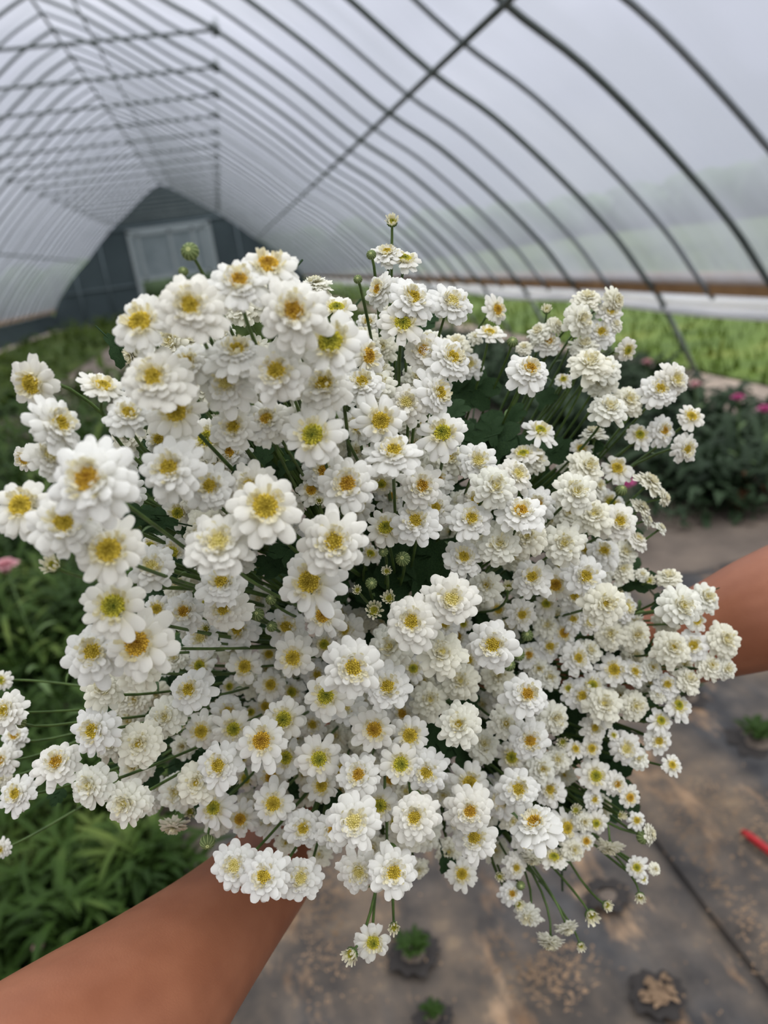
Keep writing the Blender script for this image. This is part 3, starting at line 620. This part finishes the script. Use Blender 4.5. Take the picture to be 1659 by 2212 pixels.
def make_disc(kind, tone, seed):
    random.seed(seed); b = MB()
    R, H, Zb = {'A': (.33, .13, .05), 'B': (.28, .12, .15), 'C': (.17, .08, .25), 'O': (.40, .10, .1)}[kind]
    inner, outer = {'g': ((.11, .135, .010), (.70, .62, .07)), 'y': ((.27, .19, .010), (.78, .60, .08)), 'o': ((.26, .12, .006), (.76, .50, .06)), 'p': ((.50, .42, .08), (.90, .80, .38))}[tone]
    b.ball((0, 0, Zb - .03), R * .96, 14, 6, mixc(inner, outer, .35), (1, 1, H / R))
    n = {'A': 95, 'B': 46, 'C': 24, 'O': 50}[kind]
    for i in range(n):
        r = math.sqrt((i + .5) / n); a = i * 2.39996 + U(-.1, .1); x, y = R * r * math.cos(a), R * r * math.sin(a)
        z = Zb - .03 + H * math.sqrt(max(0, 1 - r * r)) + U(-.005, .02)
        c = mixc(inner, outer, min(1, max(0, r * 1.15 - .1) + U(-.15, .25)))
        b.ball((x, y, z), R * U(.065, .10) * (1.25 if kind != 'A' else 1) + .006, 5, 4, c, (1, 1, 1.7))
    return b.mesh('disc_%s%s' % (kind, tone), M['disc'], True, True)
def make_calyx(seed):
    random.seed(seed); b = MB()
    b.tube([(0, 0, -.42), (0, 0, -.30), (0, 0, -.20), (0, 0, -.08), (0, 0, -.02)], [.07, .12, .26, .34, .30], 12)
    for k in range(14):
        a = 2 * PI * k / 14; b.tube([(.20 * math.cos(a), .20 * math.sin(a), -.27), (.35 * math.cos(a), .35 * math.sin(a), -.1), (.36 * math.cos(a), .36 * math.sin(a), .02)], [.03, .04, .01], 5)
    return b.mesh('calyx', M['green'])
def make_bud(seed):
    random.seed(seed); b = MB(); g1, g2, cr = (.13, .18, .06), (.27, .33, .13), (.58, .62, .26)
    b.ball((0, 0, 0), .92, 16, 10, g1, (1, 1, .86))
    for k in range(22):                                   # ribbed bracts closing over the top
        a = 2 * PI * k / 22; pts = []
        for t in (.0, .2, .4, .6, .8, .93): th = PI * (.80 - .78 * t); pts.append((math.sin(th) * math.cos(a) * .97, math.sin(th) * math.sin(a) * .97, math.cos(th) * .86))
        b.tube(pts, [.03, .09, .11, .10, .08, .05], 5, g2 if k % 2 else g1)
    for k in range(9):
        a = 2 * PI * k / 9; b.ball((.16 * math.cos(a), .16 * math.sin(a), .86), .11, 6, 4, cr)
    b.ball((0, 0, .80), .12, 6, 4, (.06, .09, .02))
    return b.mesh('bud', M['bud'], True, True)
NV = 6
PET = {k: [make_petals(k, 100 * i + ord(k)) for i in range(NV)] for k in 'ABCO'}
DISC = {(k, t): make_disc(k, t, 5) for k in 'ABCO' for t in 'gyop'}
CAL = make_calyx(1); BUD = [make_bud(i) for i in range(3)]
random.seed(99)

R0 = 0.0105                                             # usual radius of a feverfew head, metres
heads = []
for l in HEADS.strip().split('\n'):
    for h in l.split(';'):
        p = h.split()
        if not p: continue
        d = dict(x=float(p[0]), y=float(p[1]), r=float(p[2]), k=p[3], b='b' in p[4:], g=None, t=None)
        for q in p[4:]:
            if q[0] == 'g': d['g'] = float(q[1:]); d['t'] = d['t'] or 42.0
            elif q[0] == 's': d['g'] = float(q[1:]); d['t'] = 82.0
            elif q[0] == 't': d['t'] = float(q[1:])
        heads.append(d)
def field(x, y):                                        # usual head size near a spot gives the distance of the bouquet there
    ws = 0; rs = 0
    for h in heads:
        if h['k'] in 'KO' or h['r'] < 22: continue
        w = math.exp(-((h['x'] - x) ** 2 + (h['y'] - y) ** 2) / (2 * 130.0 ** 2)) * (0.35 if h['b'] else 1) + 1e-9
        ws += w; rs += w * h['r']
    return rs / ws
P_C = at(850, 1420, 0.66)                               # where the stems are gripped
FOCUS_TAIL = P_C + (P_C - EYE).normalized() * 0.16 + Vector((0, 0, -0.10))
for h in heads:
    f_ = field(h['x'], h['y']); h['f'] = f_
    reff = f_ if h['k'] in 'KO' else max(.68 * f_ + .32 * h['r'], f_ * .8)
    d = F_PX * R0 / (reff + 2) * 0.98
    if h['k'] in 'KO': d += .006
    if h['b']: d += .032
    h['d'] = d = min(max(d, .235), .47); h['P'] = at(h['x'], h['y'], d); h['R'] = h['r'] * d / F_PX * ((1.20 if h['r'] > 52 else 1.15) if h['k'] not in 'KO' else 1.05)
    rad = (h['P'] - P_C).normalized(); toc = (EYE - h['P']).normalized()
    if h['g'] is not None:
        a = math.radians(h['g']); t = math.radians(h['t']); dirv = RIGHT * math.cos(a) + UP * math.sin(a)
        dirv = (dirv - toc * dirv.dot(toc)).normalized(); n_ = toc * math.cos(t) + dirv * math.sin(t)
    else:
        n_ = rad * .55 + toc * .75 + Vector((0, 0, .22))
        n_ += Vector((U(-.27, .27), U(-.27, .27), U(-.27, .27)))
    h['n'] = n_.normalized()
# further heads deeper inside, filling the right-hand and lower parts where the photo shows heads behind heads
GAPS = [(885, 1220, 105), (955, 1600, 80), (580, 985, 60), (620, 1220, 60), (1050, 940, 140), (700, 1735, 30), (1180, 900, 90), (320, 1130, 70), (340, 1690, 60), (1000, 1240, 40), (1100, 1380, 25), (560, 1240, 50), (1400, 1270, 60), (330, 990, 50), (940, 1640, 50), (560, 1830, 80), (750, 650, 60)]
HULL = [(250, 720), (520, 620), (860, 640), (1010, 760), (1090, 1000), (1240, 980), (1340, 1080), (1370, 1230), (1480, 1330), (1480, 1480), (1400, 1600), (1330, 1740), (1230, 1830), (1100, 1850), (960, 1800), (820, 1840), (640, 1790), (460, 1720), (250, 1640), (230, 1450), (300, 1300), (330, 1200), (180, 1060), (260, 900)]
def inside(x, y):
    c = False; j = len(HULL) - 1
    for i in range(len(HULL)):
        (xi, yi), (xj, yj) = HULL[i], HULL[j]
        if (yi > y) != (yj > y) and x < (xj - xi) * (y - yi) / (yj - yi) + xi: c = not c
        j = i
    return c
fill = []; tries = 0
while len(fill) < 150 and tries < 20000:
    tries += 1; x, y = U(180, 1520), U(600, 1880)
    if not inside(x, y) or any(math.hypot(x - a, y - b_) < c for a, b_, c in GAPS): continue
    if min(math.hypot(h['x'] - x, h['y'] - y) for h in heads) < 27: continue
    if fill and min(math.hypot(h['x'] - x, h['y'] - y) for h in fill) < 40: continue
    f_ = field(x, y); d = min(F_PX * R0 / f_ + .045, .50); P = at(x, y, d)
    n_ = ((P - P_C).normalized() * .6 + (EYE - P).normalized() * .6 + Vector((U(-.3, .3), U(-.3, .3), U(0, .4)))).normalized()
    fill.append(dict(x=x, y=y, r=f_ * .7, k=random.choice('ABCCCC'), b=True, g=None, t=None, d=d, P=P, R=R0 * U(.85, 1.1), n=n_, f=f_))
allh = heads + fill
def spray_of(h): return min(range(len(SPRAYS)), key=lambda k: math.hypot(SPRAYS[k][0] - h['x'], SPRAYS[k][1] - h['y']))
groups = {}
for h in allh: groups.setdefault(spray_of(h), []).append(h)
def leaf_mesh(seed):
    random.seed(seed); b = MB()                          # lobed blade along +X, unit length
    def lobe(ox, oy, ang, l, w):
        ca, sa = math.cos(ang), math.sin(ang); n = 7; V = []; Fc = []
        for i in range(n + 1):
            t = i / n; ww = w * (.30 + .70 * math.sin(PI * min(1, t * .62 + .1))) * math.sqrt(max(0.02, 1 - max(0, (t - .7) / .3) ** 2)) * (1 + .10 * math.sin(t * 16))
            for s in (-1, -.5, 0, .5, 1):
                x = t * l + (-.03 * l * (s * s) if t > .6 else 0); y = s * ww * .5; z = .10 * abs(y) - .16 * (x + ox) ** 2 * .7 + .02 * math.sin(8 * x)
                V.append((ox + x * ca - y * sa, oy + x * sa + y * ca, z))
        for i in range(n):
            for j in range(4): Fc.append((5 * i + j, 5 * (i + 1) + j, 5 * (i + 1) + j + 1, 5 * i + j + 1))
        b.add(V, Fc)
    lobe(0, 0, 0, 1.0, .30)
    lobe(.62, 0, .15, .42, .34)
    for q, sd in ((.22, 1), (.28, -1), (.46, 1), (.50, -1)):
        lobe(q, 0, sd * U(.65, .9), U(.42, .52), .26)
    b.tube([(-.35, 0, -.04), (0, 0, 0), (.5, 0, -.01), (.9, 0, -.09)], [.018, .02, .014, .006], 6)
    return b.mesh('leaf', M['leaf'])
LEAF = [leaf_mesh(i) for i in range(5)]
random.seed(4)
leaves = [tuple(float(q) for q in l.split()) for l in LEAVES.replace('\n', ';').split(';') if l.strip()]
GRP = 'feverfew sprays in the bouquet'
def basis(x, z):                                        # rotation with local x near x, local z = z
    z = z.normalized(); x = (x - z * x.dot(z)).normalized(); y = z.cross(x)
    return Matrix(((x.x, y.x, z.x), (x.y, y.y, z.y), (x.z, y.z, z.z)))
for k, hs in sorted(groups.items()):
    cen = sum((h['P'] for h in hs), Vector()) / len(hs)
    node = cen + (P_C - cen) * 0.30; node += (P_C - node).normalized() * .01
    root = empty('feverfew_spray', node); tag(root, SPRAYS[k][2], 'flower spray', GRP)
    st = MB(); j = Vector((U(-.008, .008), U(-.008, .008), U(-.008, .008)))
    grip = P_C + Vector((U(-.012, .012), U(-.012, .012), U(-.012, .012))); tail = FOCUS_TAIL + Vector((U(-.02, .02), U(-.02, .02), U(-.02, .02)))
    main = bez(node, (node + grip) / 2 + j * 1.5, grip, 8)
    st.tube([p - node for p in main] + [tail - node], [.0013] * 5 + [.0018] * 5, 6)
    subs = [node]
    for h in hs:
        base = h['P'] - h['n'] * h['R'] * .38; ax = (node - base)
        ctrl = base - h['n'] * min(.030, ax.length * .45)
        att = main[random.choice((0, 0, 1, 2))]
        pts = bez(base, ctrl, att, 8); st.tube([p - node for p in pts], [.0007] * 2 + [.0008] * 4 + [.0011] * 3, 6)
        if random.random() < .5:                          # little bract leaf on the pedicel
            q = pts[4]; v = Vector((U(-1, 1), U(-1, 1), U(0, 1))).normalized(); leafblade(st, q - node, v, .008, .0022)
    st.build('stem', M['green'], root)
    for h in hs:
        if h['k'] == 'K':
            o = link('flower_bud', random.choice(BUD), root); sc = h['R']; o['label'] = 'round green closed bud'
        else:
            o = link('flower_head', PET[h['k']][random.randrange(NV)], root); sc = h['R']
            if h['k'] == 'O': sc *= 1.0; o['label'] = 'half-open green and cream head'
        rot = basis(Vector((U(-1, 1), U(-1, 1), U(-1, 1))), h['n'])
        o.matrix_world = Matrix.Translation(h['P'] - node - (h['n'] * h['R'] * .12)) @ rot.to_4x4() @ Matrix.Scale(sc, 4)
        h['o'] = o
        if h['k'] != 'K':
            tone = 'g' if (h['k'] == 'A' and random.random() < .5) or h['k'] == 'O' else random.choice({'A': 'yyo', 'B': 'yypoy', 'C': 'pppy', 'O': 'g'}[h['k']])
            link('flower_centre', DISC[(h['k'], tone)], o)
            c = link('calyx', CAL, o)
            if h['k'] == 'O': c.scale = (1.5, 1.5, 1.4)
    # leaves of this spray: some seen in the photograph's dark gaps, others behind the heads
    mine = [l for l in leaves if min(range(len(SPRAYS)), key=lambda q: math.hypot(SPRAYS[q][0] - l[0], SPRAYS[q][1] - l[1])) == k]
    lst = []
    for (x, y, s, a) in mine: lst.append((x, y, min(F_PX * R0 / field(x, y) + .028, .48), s, a))
    sx, sy = SPRAYS[k][:2]
    if inside(sx, sy):
        for q in range(4):
            x, y = sx + U(-75, 75), sy + U(-75, 75)
            if inside(x, y): lst.append((x, y, min(F_PX * R0 / field(x, y), .45) + U(.06, .12), U(60, 95), U(0, 360)))
    for (x, y, d, s, a) in lst:
        P = at(x, y, d); a = math.radians(a); xx = RIGHT * math.cos(a) + UP * math.sin(a)
        zz = (EYE - P).normalized() * .8 + Vector((0, 0, .4)) + Vector((U(-.3, .3), U(-.3, .3), U(-.2, .2)))
        o = link('leaf', random.choice(LEAF), root); sz = s * 1.5 * d / F_PX
        o.matrix_world = Matrix.Translation(P - node - xx * sz * .5) @ basis(xx, zz).to_4x4() @ Matrix.Scale(sz, 4)

# ------------------------------------------------------------------ person: bare forearms and hands gripping the stems
def limb(b, pts, ra, rb, n=20, up=None):
    """swept ellipse; ra = half width, rb = half thickness"""
    pts = [Vector(p) for p in pts]; V = []; Fc = []; K = len(pts)
    for i, p in enumerate(pts):
        t = (pts[min(i + 1, K - 1)] - pts[max(i - 1, 0)]).normalized(); z = (up - t * up.dot(t)).normalized(); w = t.cross(z)
        for j in range(n):
            a = 2 * PI * j / n; V.append(p + w * (math.cos(a) * ra[i]) + z * (math.sin(a) * rb[i]))
    for i in range(K - 1):
        for j in range(n): Fc.append((i * n + j, i * n + (j + 1) % n, (i + 1) * n + (j + 1) % n, (i + 1) * n + j))
    Fc.append(tuple(range(n))[::-1]); Fc.append(tuple((K - 1) * n + j for j in range(n))); b.add(V, Fc)
def dense(P, n=4):
    out = []
    for i in range(len(P) - 1):
        a0 = P[max(i - 1, 0)]; a1 = P[i]; a2 = P[i + 1]; a3 = P[min(i + 2, len(P) - 1)]
        for q in range(n):
            t = q / n; out.append(tuple(.5 * (2 * a1[c] + (a2[c] - a0[c]) * t + (2 * a0[c] - 5 * a1[c] + 4 * a2[c] - a3[c]) * t * t + (3 * a1[c] - a0[c] - 3 * a2[c] + a3[c]) * t ** 3) for c in range(len(a1))))
    return out + [P[-1]]
pb = MB()
axis = (P_C - FOCUS_TAIL).normalized()
def arm(rows, up, palm_to, side):
    """rows: px, py, dist, half width, half thickness from elbow to wrist; then hand closed round the stems"""
    R = [(*at(r[0], r[1], r[2]), r[3], r[4]) for r in rows]; D = dense(R, 4)
    limb(pb, [d[:3] for d in D], [d[3] for d in D], [d[4] for d in D], 22, up)
    wr = Vector(D[-1][:3]); G = P_C - axis * (.035 if side > 0 else .085)       # centre of this hand's grip on the bundle
    dirw = (G - wr).normalized(); pn = axis.cross(dirw).normalized()
    kn = G - dirw * .030 + pn * .018                                            # knuckle line
    mid = (wr + kn) / 2 + pn * .006
    limb(pb, [wr - dirw * .01, wr, mid, kn, kn + dirw * .008], [.026, .027, .036, .040, .036], [.022, .021, .018, .016, .013], 18, pn)
    for f in range(4):
        o = axis * (.030 - .020 * f); L_ = (.90, 1.0, .96, .78)[f]; r = .0092 - .0006 * f
        k0 = kn + o - dirw * .004; P = [k0]
        for q, ang in enumerate((35, 80, 130, 175, 215)):
            a = math.radians(ang); P.append(G + o + (-dirw * math.cos(a) + pn * math.sin(a)) * (.026 * L_ + .002))
        pb.tube([tuple(p) for p in dense([tuple(p) for p in P], 3)], [r * (1.08 - .30 * i / (3 * (len(P) - 1))) for i in range(3 * (len(P) - 1) + 1)], 10)
        pb.ball(P[-1], r * .80, 10, 8); pb.ball(P[2], r * 1.06, 10, 8)
    T = [wr + (kn - wr) * .35 - pn * .012, wr + (kn - wr) * .7 - pn * .024 + axis * .012, G - pn * .027 + axis * .018, G - pn * .025 + dirw * .020 + axis * .022]
    D2 = dense([tuple(p) for p in T], 3); pb.tube(D2, [.014 - .005 * i / (len(D2) - 1) for i in range(len(D2))], 10); pb.ball(T[-1], .0088, 10, 8)
arm([(-250, 2640, .27, .046, .044), (-20, 2420, .31, .047, .044), (220, 2240, .365, .051, .043), (370, 2095, .415, .0445, .036), (490, 1975, .460, .0375, .030), (580, 1875, .50, .033, .026), (640, 1780, .53, .0295, .0215)], UP, None, 1)
arm([(2050, 1180, .52, .052, .050), (1850, 1255, .53, .050, .047), (1660, 1318, .545, .0435, .041), (1540, 1362, .56, .0385, .035), (1400, 1405, .58, .034, .029), (1240, 1430, .61, .030, .023), (1120, 1440, .64, .029, .021)], UP, None, -1)
po = pb.build('person', M['skin']); 
md = po.modifiers.new('one_skin', 'REMESH'); md.mode = 'VOXEL'; md.voxel_size = 0.0022; md.use_smooth_shade = True
md = po.modifiers.new('soften', 'SMOOTH'); md.iterations = 6; md.factor = .6
tag(po, 'person whose bare tanned forearms reach in from lower left and right to hold the bouquet', 'person')
